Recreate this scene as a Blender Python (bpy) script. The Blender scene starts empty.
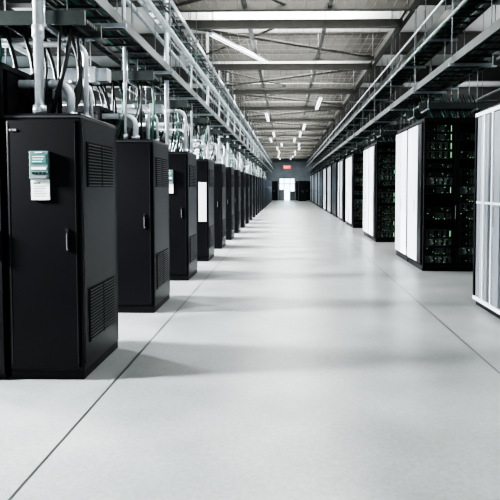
import bpy, bmesh, math, random
from mathutils import Vector, Matrix
random.seed(4)
C = bpy.context.scene.collection

# ---------------------------------------------------------------- materials
def mat(name, col, rough=0.5, metal=0.0, var=0.0, scale=6.0, emit=None, estr=0.0, bump=0.0, spec=0.5):
    m = bpy.data.materials.new(name); m.use_nodes = True
    nt = m.node_tree; b = nt.nodes['Principled BSDF']
    b.inputs['Roughness'].default_value = rough
    b.inputs['Metallic'].default_value = metal
    b.inputs['Specular IOR Level'].default_value = spec
    tc = nt.nodes.new('ShaderNodeTexCoord')
    n = nt.nodes.new('ShaderNodeTexNoise'); n.inputs['Scale'].default_value = scale; n.inputs['Detail'].default_value = 4
    nt.links.new(tc.outputs['Object'], n.inputs['Vector'])
    r = nt.nodes.new('ShaderNodeValToRGB')
    r.color_ramp.elements[0].position = 0.3; r.color_ramp.elements[1].position = 0.7
    r.color_ramp.elements[0].color = tuple(max(0, c*(1-var)) for c in col)+(1,)
    r.color_ramp.elements[1].color = tuple(min(1, c*(1+var)) for c in col)+(1,)
    nt.links.new(n.outputs['Fac'], r.inputs['Fac'])
    nt.links.new(r.outputs['Color'], b.inputs['Base Color'])
    if bump:
        bp = nt.nodes.new('ShaderNodeBump'); bp.inputs['Strength'].default_value = bump
        nt.links.new(n.outputs['Fac'], bp.inputs['Height']); nt.links.new(bp.outputs['Normal'], b.inputs['Normal'])
    if emit:
        b.inputs['Emission Color'].default_value = emit+(1,)
        b.inputs['Emission Strength'].default_value = estr
    return m

M_black = mat('black_powder_coat', (0.0035,0.0035,0.0045), 0.5, 0, 0.15, 8, spec=0.18)
M_side  = mat('black_side_sheet', (0.0045,0.005,0.006), 0.36, 0, 0.15, 5, spec=0.18)
M_door  = mat('black_door', (0.003,0.003,0.004), 0.42, 0, 0.1, 5, spec=0.14)
M_vent  = mat('vent_slats', (0.018,0.019,0.022), 0.4, 0, 0.1, 9)
M_dark  = mat('dark_interior', (0.003,0.003,0.004), 0.7, 0, 0.1, spec=0.15)
M_steel = mat('galvanised_steel', (0.43,0.47,0.49), 0.32, 0.75, 0.12, 14)
M_zinc  = mat('conduit_zinc', (0.64,0.68,0.71), 0.35, 0.3, 0.1, 14)
M_pipe2 = mat('dull_pipe', (0.28,0.31,0.31), 0.4, 0.4, 0.1, 14)
M_truss = mat('beam_paint', (0.068,0.066,0.060), 0.5, 0.1, 0.1, 5)
M_frame = mat('mesh_frame_paint', (0.105,0.102,0.093), 0.5, 0.1, 0.1, 5)
M_mesh  = mat('ceiling_mesh_steel', (0.27,0.265,0.25), 0.5, 0.2, 0.1, 5)
M_tray  = mat('tray_steel', (0.045,0.055,0.05), 0.4, 0.5, 0.15, 10)
M_white = mat('white_panel', (0.55,0.58,0.61), 0.3, 0, 0.03, 3)
M_lgrey = mat('light_grey_panel', (0.42,0.44,0.46), 0.35, 0, 0.05, 3)
M_mgrey = mat('mid_grey_panel', (0.11,0.12,0.135), 0.35, 0, 0.05, 3)
M_grey  = mat('grey_panel', (0.20,0.22,0.235), 0.35, 0, 0.05, 3)
M_dgrey = mat('dark_grey_panel', (0.025,0.028,0.032), 0.35, 0, 0.05, 3)
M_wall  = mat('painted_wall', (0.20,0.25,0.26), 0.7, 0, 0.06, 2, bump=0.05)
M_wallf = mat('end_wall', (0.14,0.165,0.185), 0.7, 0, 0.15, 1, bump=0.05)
M_cable = mat('black_cable', (0.007,0.008,0.009), 0.5, 0, 0.2)
M_green = mat('green_cable', (0.02,0.11,0.08), 0.5, 0, 0.2)
M_chrome= mat('handle_metal', (0.6,0.62,0.64), 0.25, 0.9, 0.05)
M_hand  = mat('dull_handle', (0.16,0.165,0.17), 0.35, 0.5, 0.05)
M_disp  = mat('display_housing', (0.10,0.17,0.17), 0.35, 0, 0.08)
M_lcd   = mat('lcd', (0.05,0.17,0.15), 0.2, 0, 0.3, 60, (0.25,0.6,0.5), 0.03)
M_paper = mat('paper', (0.85,0.86,0.84), 0.7, 0, 0.05, 40)
M_red   = mat('red_sign', (0.6,0.02,0.02), 0.4, 0, 0.05, 6, (1.0,0.05,0.03), 0.45)
M_redp  = mat('red_mark', (0.35,0.04,0.03), 0.4, 0, 0.05)
M_signtx= mat('sign_letter', (0.8,0.7,0.7), 0.4, 0, 0.01, 6, (1.0,0.7,0.65), 0.4)
M_led   = mat('led_green', (0.2,0.5,0.22), 0.4, 0, 0.1, 6, (0.5,1.0,0.55), 0.8)
M_srv   = mat('server_face', (0.06,0.075,0.068), 0.35, 0.3, 0.45, 30)
M_srv2  = mat('server_face_dark', (0.018,0.021,0.021), 0.4, 0.3, 0.4, 30)
M_glow  = mat('lamp_tube', (0.9,0.9,0.9), 0.4, 0, 0.01, 6, (0.97,0.99,1.0), 2.6)
M_day   = mat('daylit_glass', (0.7,0.8,0.9), 0.1, 0, 0.02, 2, (0.60,0.80,1.0), 3.2)
M_teal  = mat('clerestory_glass', (0.3,0.5,0.55), 0.1, 0, 0.05, 2, (0.42,0.70,0.80), 1.6)

def floor_mat():
    m = bpy.data.materials.new('polished_concrete'); m.use_nodes=True
    nt=m.node_tree; L=nt.links; b=nt.nodes['Principled BSDF']
    g=nt.nodes.new('ShaderNodeNewGeometry')
    def noise(sc,det,ro,vec=None):
        n=nt.nodes.new('ShaderNodeTexNoise'); n.inputs['Scale'].default_value=sc; n.inputs['Detail'].default_value=det; n.inputs['Roughness'].default_value=ro
        L.new(vec or g.outputs['Position'],n.inputs['Vector']); return n
    def ramp(n,p0,c0,p1,c1):
        r=nt.nodes.new('ShaderNodeValToRGB'); r.color_ramp.elements[0].position=p0; r.color_ramp.elements[1].position=p1
        r.color_ramp.interpolation='EASE'
        r.color_ramp.elements[0].color=c0+(1,); r.color_ramp.elements[1].color=c1+(1,); L.new(n.outputs['Fac'],r.inputs['Fac']); return r
    def mul(a,c):
        mx=nt.nodes.new('ShaderNodeMixRGB'); mx.blend_type='MULTIPLY'; mx.inputs[0].default_value=1
        L.new(a.outputs[0],mx.inputs[1]); L.new(c.outputs[0],mx.inputs[2]); return mx
    n1=noise(1.2,3,.5); n2=noise(30,5,.65)
    r=ramp(n1,.15,(0.135,0.144,0.142),.85,(0.225,0.235,0.230))
    r2=ramp(n2,.3,(.80,.80,.80),.7,(1,1,1))
    mx=mul(r,r2)
    sx=nt.nodes.new('ShaderNodeSeparateXYZ'); L.new(g.outputs['Position'],sx.inputs[0])
    a=nt.nodes.new('ShaderNodeMath'); a.operation='ADD'; a.inputs[1].default_value=1.42; L.new(sx.outputs['X'],a.inputs[0])
    p=nt.nodes.new('ShaderNodeMath'); p.operation='PINGPONG'; p.inputs[1].default_value=3.25/2; L.new(a.outputs[0],p.inputs[0])
    c=nt.nodes.new('ShaderNodeMath'); c.operation='LESS_THAN'; c.inputs[1].default_value=0.010; L.new(p.outputs[0],c.inputs[0])
    m2=nt.nodes.new('ShaderNodeMixRGB'); L.new(c.outputs[0],m2.inputs[0]); L.new(mx.outputs[0],m2.inputs[1]); m2.inputs[2].default_value=(0.022,0.025,0.024,1)
    L.new(m2.outputs[0],b.inputs['Base Color'])
    b.inputs['Roughness'].default_value=0.31
    b.inputs['Specular IOR Level'].default_value=0.42
    bp=nt.nodes.new('ShaderNodeBump'); bp.inputs['Strength'].default_value=0.03; L.new(n2.outputs['Fac'],bp.inputs['Height']); L.new(bp.outputs[0],b.inputs['Normal'])
    return m
M_floor=floor_mat()

def ceil_mat():
    m = bpy.data.materials.new('roof_deck'); m.use_nodes=True
    nt=m.node_tree; L=nt.links; b=nt.nodes['Principled BSDF']
    g=nt.nodes.new('ShaderNodeNewGeometry')
    n=nt.nodes.new('ShaderNodeTexNoise'); n.inputs['Scale'].default_value=1.2; n.inputs['Detail'].default_value=3
    L.new(g.outputs['Position'],n.inputs['Vector'])
    r=nt.nodes.new('ShaderNodeValToRGB'); r.color_ramp.elements[0].position=0.3; r.color_ramp.elements[1].position=0.7
    r.color_ramp.elements[0].color=(0.55,0.55,0.535,1); r.color_ramp.elements[1].color=(0.67,0.67,0.655,1)
    L.new(n.outputs['Fac'],r.inputs[0]); L.new(r.outputs[0],b.inputs['Base Color']); b.inputs['Roughness'].default_value=0.6
    return m
M_ceil=ceil_mat()

# ---------------------------------------------------------------- mesh helpers
class MB:
    def __init__(s): s.bm=bmesh.new(); s.mats=[]
    def mi(s,m):
        if m not in s.mats: s.mats.append(m)
        return s.mats.index(m)
    def box(s,x0,x1,y0,y1,z0,z1,m,bev=0.0):
        r=bmesh.ops.create_cube(s.bm,size=1.0)
        vs=r['verts']
        for v in vs:
            v.co=Vector((x0+(v.co.x+.5)*(x1-x0), y0+(v.co.y+.5)*(y1-y0), z0+(v.co.z+.5)*(z1-z0)))
        fs=set(f for v in vs for f in v.link_faces); i=s.mi(m)
        for f in fs: f.material_index=i
        if bev>0:
            es=list(set(e for v in vs for e in v.link_edges))
            r=bmesh.ops.bevel(s.bm,geom=es,offset=bev,segments=2,affect='EDGES',profile=0.5)
            for f in r['faces']: f.material_index=i
        return s
    def cyl(s,p0,p1,rad,m,seg=10):
        p0=Vector(p0);p1=Vector(p1);d=p1-p0
        mt=Matrix.Translation((p0+p1)/2)@d.to_track_quat('Z','Y').to_matrix().to_4x4()
        r=bmesh.ops.create_cone(s.bm,cap_ends=True,segments=seg,radius1=rad,radius2=rad,depth=d.length,matrix=mt)
        i=s.mi(m)
        for f in set(f for v in r['verts'] for f in v.link_faces): f.material_index=i; f.smooth=len(f.verts)==4
        return s
    def tube(s,pts,rad,m,seg=8):
        pts=[Vector(p) for p in pts]; i=s.mi(m); rings=[]
        for k,p in enumerate(pts):
            d=(pts[min(k+1,len(pts)-1)]-pts[max(k-1,0)]).normalized()
            q=d.to_track_quat('Z','Y')
            ring=[s.bm.verts.new(p+q@Vector((rad*math.cos(2*math.pi*a/seg),rad*math.sin(2*math.pi*a/seg),0))) for a in range(seg)]
            if rings:
                best=min(range(seg),key=lambda o:sum((ring[(a+o)%seg].co-rings[-1][a].co).length for a in range(seg)))
                ring=[ring[(a+best)%seg] for a in range(seg)]
                for a in range(seg):
                    f=s.bm.faces.new((rings[-1][a],rings[-1][(a+1)%seg],ring[(a+1)%seg],ring[a])); f.material_index=i; f.smooth=True
            rings.append(ring)
        for rr in (rings[0],rings[-1]):
            f=s.bm.faces.new(rr); f.material_index=i
        return s
    def mesh(s,name):
        bmesh.ops.recalc_face_normals(s.bm,faces=s.bm.faces)
        me=bpy.data.meshes.new(name); s.bm.to_mesh(me); s.bm.free()
        for m in s.mats: me.materials.append(m)
        return me

def top(name,data,loc,label,cat,group=None,kind=None,rot=None):
    o=bpy.data.objects.new(name,data); o.location=loc
    if rot: o.rotation_euler=rot
    o['label']=label; o['category']=cat
    if group:o['group']=group
    if kind:o['kind']=kind
    C.objects.link(o); return o
def child(name,data,par,label=None,loc=(0,0,0)):
    o=bpy.data.objects.new(name,data); o.parent=par; o.location=loc
    if label:o['label']=label
    C.objects.link(o); return o
def struct(name,mb,label,cat):
    o=bpy.data.objects.new(name,mb.mesh(name)); o['kind']='structure'; o['label']=label; o['category']=cat
    C.objects.link(o); return o

# ---------------------------------------------------------------- room shell
YB=-4.0; YE=60.0; XW=11.0; ZC=5.75
struct('floor',MB().box(-XW,XW,YB,YE,-0.2,0,M_floor),'polished pale grey concrete floor with lengthwise joints','floor')
struct('ceiling',MB().box(-XW,XW,YB,YE,ZC,ZC+.15,M_ceil),'pale grey roof deck','ceiling')
w=MB().box(-XW-.2,-XW,YB,YE,0,3.9,M_wall).box(-XW-.2,-XW,YB,YE,5.3,ZC,M_wall)
for k in range(17):
    y=YB+k*4; w.box(-XW-.2,-XW,y-.3 if k else y,y+.3 if k<16 else y,3.9,5.3,M_wall)
struct('wall_left',w,'grey painted side wall with a band of high windows','wall')
struct('wall_right',MB().box(XW,XW+.2,YB,YE,0,ZC,M_wall),'grey painted side wall','wall')
for k in range(16):
    y=YB+k*4
    struct('window_%d'%(k+1),MB().box(-XW-.12,-XW-.08,y+.3,y+3.7,3.9,5.3,M_teal).box(-XW-.16,-XW-.02,y+1.96,y+2.04,3.9,5.3,M_truss),'high window with teal daylight','window')
DX=.95
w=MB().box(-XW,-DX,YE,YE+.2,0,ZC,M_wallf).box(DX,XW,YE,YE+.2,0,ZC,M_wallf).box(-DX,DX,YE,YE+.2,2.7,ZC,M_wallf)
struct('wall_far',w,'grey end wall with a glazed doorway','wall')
d=MB().box(-DX,DX,YE+.1,YE+.14,.0,2.7,M_day)
for x in(-DX,-.4,.32,DX-.08): d.box(x,x+.08,YE-.03,YE+.1,0,2.7,M_truss)
d.box(-DX,DX,YE-.03,YE+.1,2.6,2.7,M_truss).box(-DX,DX,YE-.02,YE+.1,1.95,2.03,M_truss).box(-.9,-.35,YE-.02,YE+.1,0.,1.3,M_mgrey).box(.38,.9,YE-.02,YE+.1,0.,1.1,M_truss)
struct('door_1',d,'bright glazed doorway in dark metal frame','door')
LK=MB().box(-.45,.45,-.3,.3,0,2.3,M_black,.01).box(-.43,-.01,-.315,-.3,.08,2.24,M_side).box(.01,.43,-.315,-.3,.08,2.24,M_side).box(-.06,-.04,-.335,-.315,1,1.2,M_chrome).box(.04,.06,-.335,-.315,1,1.2,M_chrome).mesh('storage_cabinet')
for x,y in((-1.55,YE-.35),(1.5,YE-.35),(2.42,YE-.35),(1.75,YE-3.2)): top('storage_cabinet',LK,(x,y,0),'dark two-door metal cabinet by the end doorway','cabinet','dark cabinets by the end wall')

# ---------------------------------------------------------------- left power cabinets
W,D,H=0.62,0.85,2.2
hx,hy=W/2,D/2
def cab_meshes():
    P={}
    P['plinth']=MB().box(-hx+.005,hx-.005,-hy+.005,hy-.01,0,.075,M_black,.004).mesh('plinth')
    b=MB().box(-hx,hx,-hy,hy,.075,H,M_side,.008)
    b.box(-hx-.004,hx+.004,-hy-.006,hy+.004,H-.035,H-.02,M_vent)
    b.box(hx,hx+.004,-hy+.03,-hy+.035,.12,H-.08,M_vent).box(hx,hx+.004,hy-.035,hy-.03,.12,H-.08,M_vent)
    P['body']=b.mesh('body')
    dd=MB().box(-hx+.025,hx-.025,-hy-.026,-hy,.11,H-.06,M_door,.006)
    dd.box(-hx+.036,-hx+.040,-hy-.028,-hy-.026,.14,H-.09,M_vent).box(hx-.040,hx-.036,-hy-.028,-hy-.026,.14,H-.09,M_vent)
    P['door']=dd.mesh('door')
    h=MB().box(-.013,.013,-.012,0,-.09,.09,M_black,.004).box(-.005,.005,-.028,-.012,-.075,.055,M_hand,.003).cyl((0,-.02,-.078),(0,-.008,-.078),.008,M_hand)
    P['handle']=h.mesh('handle')
    u=MB().box(-.078,.078,-.03,0,-.12,.11,M_disp,.005).box(-.06,.06,-.034,-.03,.01,.085,M_lcd)
    for i in range(4): u.box(-.055+i*.03,-.035+i*.03,-.035,-.03,-.075,-.06,M_dark)
    for i in range(3): u.box(-.05,.03+.01*i,-.0355,-.034,.022+i*.02,.028+i*.02,M_paper)
    u.box(-.06,.06,-.033,-.03,-.04,-.02,M_paper).box(-.03,.03,-.033,-.03,.094,.102,M_paper)
    u.box(-.06,.06,-.033,-.03,-.11,-.09,M_grey)
    P['control_panel']=u.mesh('control_panel')
    n=MB().box(-.075,.075,-.012,0,-.08,.085,M_paper).box(-.055,-.0,-.013,-.012,.05,.065,M_disp)
    for i in range(5): n.box(-.055,.055-.015*(i%3),-.013,-.012,.03-i*.02,.035-i*.02,M_grey)
    P['notice']=n.mesh('notice')
    P['pale']=MB().box(-.085,.085,-.02,0,-.42,.42,M_white,.004).mesh('notice')
    P['badge']=MB().box(-.03,.03,-.005,0,-.010,.010,M_grey,.002).box(-.025,-.012,-.007,-.005,-.006,.006,M_redp).mesh('badge')
    def vent(z0,z1):
        v=MB().box(hx,hx+.006,-.31,.31,z0,z1,M_dark)
        n=int((z1-z0)/.026)
        for i in range(n):
            z=z0+.010+i*(z1-z0-.01)/n
            v.box(hx+.004,hx+.015,-.30,-.01,z,z+.009,M_vent); v.box(hx+.004,hx+.015,.01,.30,z,z+.009,M_vent)
        return v.mesh('side_vent')
    P['vent1']=vent(1.60,1.98); P['vent2']=vent(.28,.74)
    return P
PC=cab_meshes()
PITCH=2.2; Y0=4.06
def simple_cab():
    b=MB().box(-hx,hx,-hy,hy,.0,H,M_side,.008).box(-hx+.025,hx-.025,-hy-.026,-hy,.11,H-.06,M_door)
    for z0,z1 in((1.60,1.98),(.28,.74)):
        for i in range(8):
            z=z0+i*(z1-z0)/8; b.box(hx,hx+.014,-.3,.3,z,z+.018,M_vent)
    return b.mesh('power_cabinet')
SC=simple_cab()
NCAB=24
for i in range(NCAB):
    x=-1.68-hx; y=Y0+PITCH*i+hy
    lab='tall black metal power cabinet with louvred side vents'
    if i<9:
        has=i in(0,2,5)
        if i==0: lab='tall black power cabinet with control display, white notice and louvred side'
        elif has: lab='tall black power cabinet with control display and louvred side vents'
        elif i==3: lab='tall black power cabinet with a pale upright panel on its door'
        o=top('power_cabinet',None,(x,y,0),lab,'cabinet','black power cabinets lining the aisle')
        child('plinth',PC['plinth'],o); child('body',PC['body'],o)
        dr=child('door',PC['door'],o)
        if i!=3: child('handle',PC['handle'],dr,'slim dark metal swing handle',(.205,-hy-.026,1.17))
        if has:
            child('control_panel',PC['control_panel'],dr,'dark teal display unit',(-.01,-hy-.026,1.78))
            child('notice',PC['notice'],dr,'white paper notice',(-.01,-hy-.026,1.575))
        if i==3: child('notice',PC['pale'],dr,'pale upright panel',(.19,-hy-.026,1.28))
        child('badge',PC['badge'],dr,None,(-.23,-hy-.026,2.06))
        child('side_vent',PC['vent1'],o); child('side_vent',PC['vent2'],o)
    else:
        top('power_cabinet',SC,(x,y,0),lab,'cabinet','black power cabinets lining the aisle')

# ---------------------------------------------------------------- server racks
RW,RD=0.62,1.13
rx,ry=RW/2,RD/2
def rack_meshes(RH):
    P={}
    b=MB()
    t=.045
    for sx in(-1,1):
        for sy in(-1,1):
            b.box(sx*rx-(t if sx>0 else 0),sx*rx+(t if sx<0 else 0),sy*ry-(t if sy>0 else 0),sy*ry+(t if sy<0 else 0),.0,RH,M_black,.004)
    b.box(-rx,rx,-ry,ry,RH-.05,RH,M_black,.004).box(-rx,rx,-ry,ry,0,.09,M_black,.004)
    b.box(-rx+.01,rx-.01,-ry+.12,ry-.02,.09,RH-.05,M_dark)
    P['frame']=b.mesh('frame')
    rr=random.Random(9)
    for v in range(5):
        ms=M_srv if v%2 else M_srv2
        s=MB().box(-rx+.05,rx-.05,-ry+.03,-ry+.118,0,.15 if v!=2 else .07,ms,.004)
        top_z=.13 if v!=2 else .055
        for k in range(8):
            if rr.random()<.8: s.box(-.20+k*.05,-.165+k*.05,-ry+.022,-ry+.03,.02,top_z,rr.choice((M_dark,M_dark,M_grey if v==3 else M_srv)))
        for k in range(9):
            if rr.random()<.55:
                x=-.22+k*.053; z=rr.choice((.02,.05,.09,.12))*(1 if v!=2 else .4); s.box(x,x+.010,-ry+.018,-ry+.03,z,z+.012,M_led)
        s.box(.205,.215,-ry+.018,-ry+.03,.02,top_z,M_led if v in(1,4) else M_srv)
        P['server%d'%v]=s.mesh('server')
    d=MB()
    for x0,x1 in((-rx,-rx+.04),(rx-.04,rx)): d.box(x0,x1,-ry-.03,-ry-.004,.06,RH-.03,M_black,.004)
    d.box(-rx,rx,-ry-.03,-ry-.004,RH-.09,RH-.03,M_black).box(-rx,rx,-ry-.03,-ry-.004,.06,.12,M_black)
    d.box(rx-.03,rx-.018,-ry-.05,-ry-.03,1.0,1.25,M_chrome,.004)
    n=24
    for k in range(n):
        x=-rx+.05+k*(RW-.1)/(n-1); d.box(x-.0022,x+.0022,-ry-.014,-ry-.010,.12,RH-.09,M_black)
    P['door']=d.mesh('door')
    def end_panel(spec, framed=False):
        p=MB().box(-rx-.02,-rx-.001,-ry+.03,ry-.03,.1,RH-.06,M_dark)
        for y0,y1,m in spec: p.box(-rx-.035,-rx-.02,y0,y1,.14,RH-.1,m,.003)
        if framed:
            p.box(-rx-.05,-rx-.02,-ry+.01,ry-.01,.08,.13,M_white,.004).box(-rx-.05,-rx-.02,-ry+.01,ry-.01,RH-.09,RH-.04,M_lgrey,.004)
            for y in(-ry+.01,-.02,.235): p.box(-rx-.05,-rx-.02,y,y+.025,.13,RH-.09,M_white,.003)
            p.box(-rx-.05,-rx-.02,ry-.05,ry-.01,.13,RH-.09,M_dark,.003)
            p.box(-rx-.04,-rx-.034,-ry+.06,ry-.06,1.38,1.41,M_lgrey)
        p.box(-rx-.045,-rx-.035,-.06,-.045,1.1,1.35,M_chrome)
        return p.mesh('side_panel')
    P['l']=end_panel([(-ry+.06,-.24,M_dgrey),(-.22,-.04,M_mgrey),(.02,.12,M_dgrey),(.125,.225,M_mgrey),(.275,.38,M_grey),(.39,.50,M_mgrey)],True)
    P['b']=end_panel([(-ry+.04,-ry+.30,M_side),(-ry+.32,ry-.04,M_white)])
    P['w']=end_panel([(-ry+.04,-.01,M_white),(.01,ry-.04,M_lgrey)])
    P['k']=end_panel([(-ry+.04,-.01,M_side),(.01,ry-.04,M_side)])
    P['g1']=end_panel([(-ry+.04,-.01,M_side),(.01,ry-.04,M_lgrey)])
    P['g2']=end_panel([(-ry+.04,.2,M_grey),(.22,ry-.04,M_side)])
    return P
RKs={2.62:rack_meshes(2.62),2.9:rack_meshes(2.9)}
XR=2.58
rows=[4.5,9.5,14.5,19.5]
while rows[-1]<50: rows.append(rows[-1]+3.3)
for r,y0 in enumerate(rows):
    ncol=3 if r==1 else 2
    RK=RKs[2.62 if r==0 else 2.9]
    for back in(0,1):
        for c in range(ncol):
            loc=(XR+rx+c*(RW+.01),y0+ry+.02+back*(RD+.04),0)
            if r==0 and c==0: lab='tall server rack with grey panelled end in light metal frame'
            elif c==0 and r<4: lab='tall black server rack with pale end panel at the row end'
            elif c==0: lab='tall black server rack with dark end panel at the row end'
            else: lab='tall black server rack with barred door and green indicator lights'
            o=top('server_rack',None,loc,lab,'server rack','server racks in the cross rows')
            child('frame',RK['frame'],o)
            if back==0: child('door',RK['door'],o)
            if back==0 and r in(1,2,3):
                rr=random.Random(r*10+c)
                for k in range(16):
                    if rr.random()<.06: continue
                    child('server',RK['server%d'%rr.randrange(5)],o,None,(0,0,.14+k*.166))
            if c==0:
                if r==0: e='l'
                elif r<4: e='w' if back else 'b'
                else: e=('g2','g1','k','g2','g1','k')[(r+back*3)%6]
                child('side_panel',RK[e],o,'flat end panel')
for i in range(3):
    o=top('server_rack',None,(-1.68-W-.03-rx,Y0+PITCH*i+ry+.0,0),'tall black server rack beside a power cabinet','server rack','black server racks beside power cabinets')
    child('frame',RKs[2.62]['frame'],o); child('door',RKs[2.62]['door'],o)

# ---------------------------------------------------------------- roof steel
X=XW-.02
TM=MB().box(-X,X,-.13,.13,5.20,5.24,M_truss).box(-X,X,-.13,.13,5.69,5.72,M_truss).box(-X,X,-.03,.03,5.24,5.69,M_truss)
for k in range(-10,11,2): TM.box(k-.012,k+.012,-.1,.1,5.24,5.69,M_truss)
TM=TM.mesh('roof_beam'); TP=3.7
NT=16
ty=[2.6+TP*k for k in range(NT)]
for y in ty: top('roof_beam',TM,(0,y,0),'broad dark steel crossbeam spanning the hall','roof beam','roof crossbeams')
LB=MB().box(-.05,.05,YB+.1,YE-.08,5.03,5.05,M_truss).box(-.05,.05,YB+.1,YE-.08,5.18,5.20,M_truss).box(-.012,.012,YB+.1,YE-.08,5.05,5.18,M_truss).mesh('steel_beam')
for x in(-5.6,-2.45,2.45,5.6): top('steel_beam',LB,(x,0,0),'dark grey steel beam running the length of the aisle','beam','lengthwise steel beams')
pw,pl=4.74,TP-.9
def meshpanel(sgn):
    MP=MB(); fw=.12
    for s in(-1,1):
        MP.box(s*pw/2-(fw if s>0 else 0),s*pw/2+(fw if s<0 else 0),-pl/2,pl/2,-.04,.12,M_frame,.006).box(-pw/2,pw/2,s*pl/2-(fw if s>0 else 0),s*pl/2+(fw if s<0 else 0),-.04,.12,M_frame,.006)
    for x in(-pw/6,pw/6): MP.box(x-.04,x+.04,-pl/2,pl/2,0,.08,M_frame)
    MP.cyl((-pw/2+.05,-sgn*(pl/2-.05),.03),(pw/2-.05,sgn*(pl/2-.05),.03),.038,M_frame,6)
    MP.cyl((-pw/2+.05,sgn*(pl/2-.05),.06),(0,-sgn*(pl/2-.05),.06),.026,M_frame,6)
    k=-pw/2+.2
    while k<pw/2-.03: MP.box(k-.0035,k+.0035,-pl/2,pl/2,.01,.016,M_mesh); k+=.18
    k=-pl/2+.2
    while k<pl/2-.03: MP.box(-pw/2,pw/2,k-.0035,k+.0035,.016,.022,M_mesh); k+=.42
    for x in(-2.2,-.8,.8,2.2):
        for y in(-1.2,1.2): MP.cyl((x,y,.03),(x,y,ZC-4.93),.007,M_steel,5)
    return MP.mesh('ceiling_mesh_panel')
MPs=[meshpanel(1),meshpanel(-1)]
for k,y in enumerate(ty[:-1]):
    top('ceiling_mesh_panel',MPs[k%2],(0,y+TP/2,4.93),'large suspended grey frame with wire mesh and diagonal brace','mesh panel','mesh ceiling panels')

# ---------------------------------------------------------------- light fittings and added fill lamps
LH=MB().box(-.06,.06,-1.3,1.3,.03,.05,M_white,.004).box(-.02,.02,-1.3,1.3,-.01,.03,M_white)
LH.cyl((0,-.9,.05),(0,-.9,.14),.006,M_steel,6).cyl((0,.9,.05),(0,.9,.14),.006,M_steel,6)
LH=LH.mesh('housing')
LT=MB().cyl((-.035,-1.27,0),(-.035,1.27,0),.016,M_glow,8).cyl((.035,-1.27,0),(.035,1.27,0),.016,M_glow,8).mesh('lamp_tube')
def arealamp(name,x,y,z,sx,sy,pw,rot=(0,0,0),col=(0.93,0.97,1.0),spread=math.pi):
    l=bpy.data.lights.new(name,'AREA'); l.shape='RECTANGLE'; l.size=sx; l.size_y=sy; l.energy=pw; l.color=col; l.spread=spread
    o=bpy.data.objects.new(name,l); o.location=(x,y,z); o.rotation_euler=rot
    C.objects.link(o)
UP=(math.pi,0,0)
LX={2:[-1.05],4:[1.2],5:[-.9],6:[.9],7:[-.8,.8],8:[-1.1,.5],9:[.9,-.4],10:[1.0,-.8],11:[-.7,.7],12:[.8,-.8],13:[-.9,.6],14:[.4,-.8]}
for k,y in enumerate(ty[:-1]):
    yc=y+TP/2
    for lx in LX.get(k,[]):
        rz=-math.radians(24) if k==2 else 0
        o=top('ceiling_light',None,(lx,yc-(.2 if k==2 else 0),4.75),'slim white linear fluorescent light','ceiling light','linear lights above the aisle',rot=(0,0,rz))
        child('housing',LH,o); child('lamp_tube',LT,o,'glowing white tubes')
    arealamp('fill_up',0,yc,5.09,3.6,2.0,225+10*k,UP,(1,.995,.975))  # added uplight to brighten the roof deck, belongs to no fitting
    arealamp('fill_down',0,yc,4.84,3.0,.7,58+2*k)  # added downward fill in every bay, independent of the tube fittings
    if k%2==0:
        arealamp('fill_side',6.5,yc,5.0,1.5,2.5,45)  # added side fill over the right rows, no fitting behind it
        for xs in(-6.5,6.5): arealamp('fill_side_up',xs,yc,4.6,3,2.5,42,UP)  # added upward fill for the outer roof deck on both sides
for k in range(-1,14):
    yg=Y0+PITCH*k+.85+.68
    arealamp('lamp_gap',-6.2,yg,3.3,.6,.5,400,(0,-math.radians(62),0),(.95,.98,1),math.radians(80))
arealamp('fill_entry',0.6,-1.5,5.2,4,2,75)  # unseen fill added behind the camera for the near floor

# ---------------------------------------------------------------- cable trays (lengthwise)
def ladder(width,y0,y1,m,h=.11):
    b=MB(); w=width/2
    b.box(-w,-w+.025,y0,y1,0,h,m).box(w-.025,w,y0,y1,0,h,m)
    y=y0+.15
    while y<y1: b.box(-w+.02,w-.02,y-.02,y+.02,.01,.04,m); y+=.33
    return b.mesh('cable_tray')
T1=ladder(.5,2.2,59,M_tray)
T2=ladder(.5,2.2,59,M_steel,.08)
T3=ladder(.54,2.2,59,M_tray,.12)
def cables(n,width,y0,y1,mats,rad=.016,sag=0.0):
    b=MB()
    for i in range(n):
        x=-width/2+.05+(width-.1)*i/(n-1); ph=random.random()*6; lay=(i%3)*.03
        pts=[(x+.02*math.sin(y*.9+ph),y,.055+lay+.02*math.sin(y*1.7+ph)-sag*abs(math.sin(y*1.43+i*.02))) for y in [y0+j*(y1-y0)/110 for j in range(111)]]
        b.tube(pts,rad*(.7+.6*random.random()),mats[i%len(mats)],5)
    return b.mesh('cable_bundle')
CB=cables(18,.46,2.3,58.8,[M_cable,M_cable,M_cable,M_green],.021)
CBR=cables(18,.48,2.3,58.8,[M_cable,M_green,M_cable],.022)
CBS=cables(7,.36,2.3,58.8,[M_cable,M_cable,M_cable,M_green],.013,.10)
_h={}
def hang(z):
    if z not in _h:
        L=ZC-z
        _h[z]=MB().cyl((-.29,0,-.03),(-.29,0,L),.009,M_pipe2,6).cyl((.29,0,-.03),(.29,0,L),.009,M_pipe2,6).box(-.33,.33,-.02,.02,-.044,-.003,M_steel).mesh('tray_hanger')
    return _h[z]
def run(x,z,cb,lab,tm=None):
    top('cable_tray',tm or T1,(x,0,z),lab,'cable tray','overhead cable trays')
    if cb: top('cable_bundle',cb,(x,0,z),'bundle of black and green cables lying in the overhead tray','cables','cables in the trays','stuff')
    for y in [3.2+2.2*k for k in range(26)]:
        top('tray_hanger',hang(z),(x,y,z),'threaded steel rods and strut holding a cable tray','tray hanger','tray hangers')
run(-2.05,3.35,CB,'dark ladder cable tray hung above the black cabinets')
run(-2.85,3.85,CB,'dark ladder cable tray hung above the black cabinets')
run(-2.05,4.45,CBS,'galvanised ladder cable tray hung above the black cabinets',T2)
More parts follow.
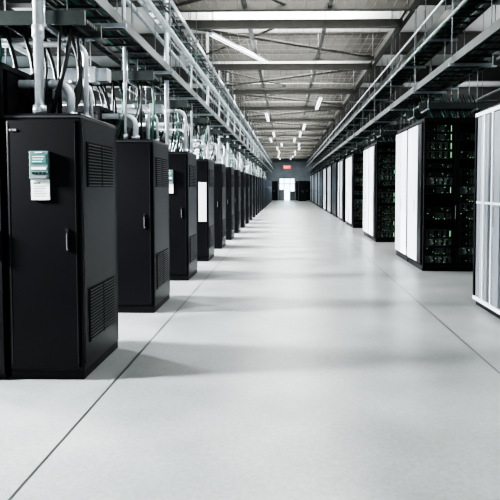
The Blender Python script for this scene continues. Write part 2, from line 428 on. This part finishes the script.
run(2.75,3.45,CBR,'dark ladder cable tray hung above the server racks',T3)
run(3.7,3.95,CBR,'dark ladder cable tray hung above the server racks',T3)
run(2.95,4.45,CB,'dark ladder cable tray hung above the server racks',T3)
top('cable_bundle',CBS,(3.2,0,3.7),'slack black cables looping below the tray','cables','cables in the trays','stuff')
def pipe_mesh(z,r,m):
    P=MB().cyl((0,2.5,0),(0,59,0),r,m,10)
    for k in range(12): P.cyl((0,4+k*4.6,0),(0,4.1+k*4.6,0),r*1.3,M_steel,10)
    for k in range(15): P.cyl((0,3+k*3.9,r*.5),(0,3+k*3.9,ZC-z),.005,M_pipe2,5)
    return P.mesh('overhead_pipe')
for x,z,r,m in((-1.60,3.72,.032,M_zinc),(-1.69,3.88,.02,M_zinc),(-2.60,4.62,.04,M_zinc),(2.25,3.95,.024,M_pipe2),(2.3,4.35,.018,M_zinc),(-3.3,3.3,.03,M_zinc),(4.15,3.5,.03,M_pipe2),(-2.45,3.62,.024,M_zinc)):
    top('overhead_pipe',pipe_mesh(z,r,m),(x,0,z),'long zinc-coated pipe run overhead','pipe','lengthwise pipes')

# ---------------------------------------------------------------- per-row conduits and busway on the left
def arc(cx,cz,r,a0,a1,y,n=6):
    return [(cx+r*math.cos(a0+(a1-a0)*i/n),y,cz+r*math.sin(a0+(a1-a0)*i/n)) for i in range(n+1)]
def conduit(zt,r,ln):
    b=MB()
    pts=[(0,0,0),(0,0,zt-.12)]+arc(-.12,zt-.12,.12,0,math.pi/2,0)[1:]+[(-ln,0,zt)]
    b.tube(pts,r,M_zinc,10)
    b.cyl((0,0,0),(0,0,.05),r*1.5,M_steel,12).cyl((-.2,0,zt),(-.14,0,zt),r*1.3,M_steel,12)
    return b.mesh('conduit')
CD=[conduit(.52,.030,1.9),conduit(.30,.036,1.9),conduit(.70,.026,1.9),conduit(.40,.018,1.2)]
BW=MB().box(-3.4,-.05,-.06,.06,0,.13,M_steel,.004)
for x in(-.2,-1.2,-2.2,-3.2): BW.box(x-.03,x+.03,-.072,.072,-.012,.142,M_zinc,.003)
BW.box(-.75,-.45,-.09,.09,-.18,.0,M_zinc,.006).box(-1.75,-1.45,-.09,.09,-.15,.0,M_zinc,.006)
BW.cyl((-.3,0,.13),(-.3,0,.68),.007,M_steel,6).cyl((-1.1,0,.13),(-1.1,0,1.18),.007,M_steel,6)
BW=BW.mesh('busway')
def riser(r):
    v=MB(); v.cyl((0,0,0),(0,0,ZC-H),r,M_zinc,14).cyl((0,0,0),(0,0,.07),r*1.45,M_steel,14)
    for z in(.62,2.0): v.cyl((0,0,z),(0,0,z+.10),r*1.25,M_zinc,14)
    return v.mesh('riser_pipe')
VPs=[riser(.038),riser(.02)]
LT2=MB().box(-3.4,0,-.2,-.175,0,.12,M_tray).box(-3.4,0,.175,.2,0,.12,M_tray)
x=-.1
while x>-3.35: LT2.box(x-.03,x,-.18,.18,.01,.03,M_tray); x-=.2
for k in range(6): LT2.cyl((-3.4,-.13+k*.05,.06),(-.02,-.13+k*.05,.06),.02,M_cable,6)
for xx,l in((-.33,.37),(-1.13,.87)):
    for s in(-.22,.22): LT2.cyl((xx,s,-.02),(xx,s,l),.007,M_steel,6)
    LT2.box(xx-.02,xx+.02,-.24,.24,-.03,0,M_steel)
LT2=LT2.mesh('cable_tray')
def drop(seed,n=14):
    rr=random.Random(seed); b=MB()
    for k in range(n):
        x0=rr.uniform(-.9,-.1); dx=rr.uniform(-.2,.1); s=rr.uniform(.02,.10); y0=rr.uniform(-.15,.15)
        pts=[(x0+dx*t+s*math.sin(t*3.14),y0+.1*math.sin(3*t+k),.55-.83*t) for t in [j/9 for j in range(10)]]
        b.tube(pts,rr.uniform(.010,.020),M_green if k%7==1 else M_cable,6)
    return b.mesh('cable_drop')
DL=[drop(s) for s in range(4)]
for i in range(18):
    y=Y0+PITCH*i
    rr=random.Random(i*7+1)
    for k in range(4):
        if rr.random()<.15: continue
        top('conduit',CD[(k+i)%4],(-1.68-rr.uniform(.06,.26),y+.12+k*.2,H),'bent zinc conduit rising from a black cabinet top','conduit','conduits on cabinet tops')
    top('riser_pipe',VPs[0 if i%2==0 else 1],(-1.68-.36,y+.06,H),'straight zinc riser pipe from a cabinet to the roof','pipe','riser pipes')
    top('busway',BW,(-1.75,y+1.02,2.66),'galvanised busway duct with tap boxes above a rack row','busway','busways over rows')
    top('cable_tray',LT2,(-1.72,y+.42,2.98),'dark ladder cable tray crossing above a cabinet','cable tray','cross trays over cabinets')
    top('cable_drop',DL[i%4],(-1.72,y+.45,2.49),'black and green cables dropping to a cabinet top','cables','cable drops','stuff')

# right hand cross trays & drop cables
CT=MB().box(0,3.6,-.2,-.175,0,.12,M_tray).box(0,3.6,.175,.2,0,.12,M_tray)
x=.1
while x<3.6: CT.box(x,x+.03,-.18,.18,.01,.03,M_tray); x+=.2
for k in range(6): CT.cyl((.02,-.13+k*.05,.06),(3.6,-.13+k*.05,.06),.02,M_green if k==2 else M_cable,6)
for xx,l in((.17,.31),(1.12,.81)):
    for s in(-.22,.22): CT.cyl((xx,s,-.02),(xx,s,l),.008,M_steel,6)
    CT.box(xx-.02,xx+.02,-.24,.24,-.03,0,M_steel)
CT=CT.mesh('cable_tray')
def rdrop(h):
    DC=MB()
    for k in range(16):
        x=.1+k*.07; pts=[]
        for j in range(9):
            t=j/8; pts.append((x+.25*t*t,.05*math.sin(k),.46-h*t+ .12*math.sin(t*3.14)))
        DC.tube(pts,.013,M_green if k%3==1 else M_cable,6)
    return DC.mesh('cable_drop')
DCa=rdrop(.55); DCb=rdrop(.83)
for r,y0 in enumerate(rows):
    for dy in (.6,1.7):
        top('cable_tray',CT,(XR,y0+dy,3.13),'dark ladder cable tray across a server row','cable tray','cross trays over server rows')
        top('cable_drop',DCb if r==0 else DCa,(XR,y0+dy+.1,3.0),'black and green cables dropping from tray to racks','cables','cable drops','stuff')

# ---------------------------------------------------------------- exit sign
es=top('exit_sign',None,(.0,40,3.05),'red illuminated exit sign hung over the aisle','exit sign')
child('sign_box',MB().box(-.30,.30,-.04,.04,0,.26,M_red,.01).mesh('sign_box'),es)
child('hanger',MB().cyl((-.25,0,.26),(-.25,0,ZC-3.05),.006,M_pipe2,6).cyl((.25,0,.26),(.25,0,ZC-3.05),.006,M_pipe2,6).mesh('hanger'),es)
cu=bpy.data.curves.new('lettering','FONT'); cu.body='EXIT'; cu.size=.23; cu.extrude=.004; cu.align_x='CENTER'
t0=bpy.data.objects.new('tmp',cu); C.objects.link(t0)
bpy.context.view_layer.update()
me=bpy.data.meshes.new_from_object(t0.evaluated_get(bpy.context.evaluated_depsgraph_get())); bpy.data.objects.remove(t0)
me.materials.clear(); me.materials.append(M_signtx)
t=child('lettering',me,es,'white letters',(0,-.045,.05)); t.rotation_euler=(math.pi/2,0,0)

# ---------------------------------------------------------------- world & camera
wd=bpy.data.worlds.new('world'); bpy.context.scene.world=wd; wd.use_nodes=True
wd.node_tree.nodes['Background'].inputs[0].default_value=(.85,.92,1,1); wd.node_tree.nodes['Background'].inputs[1].default_value=0.55
cam=bpy.data.cameras.new('camera'); co=bpy.data.objects.new('camera',cam); C.objects.link(co)
cam.sensor_width=36; cam.lens=36; cam.clip_end=300
yaw=1.0; pitch=2.4
co.location=(0,0,1.6)
co.rotation_euler=(math.radians(90-pitch),0,math.radians(yaw))
cam.shift_x=-(37-math.tan(math.radians(yaw))*500)/500
cam.shift_y=-(63-math.tan(math.radians(pitch))*500)/500
bpy.context.scene.camera=co
vs=bpy.context.scene.view_settings
vs.view_transform='AgX'; vs.look='AgX - High Contrast'; vs.exposure=0.5
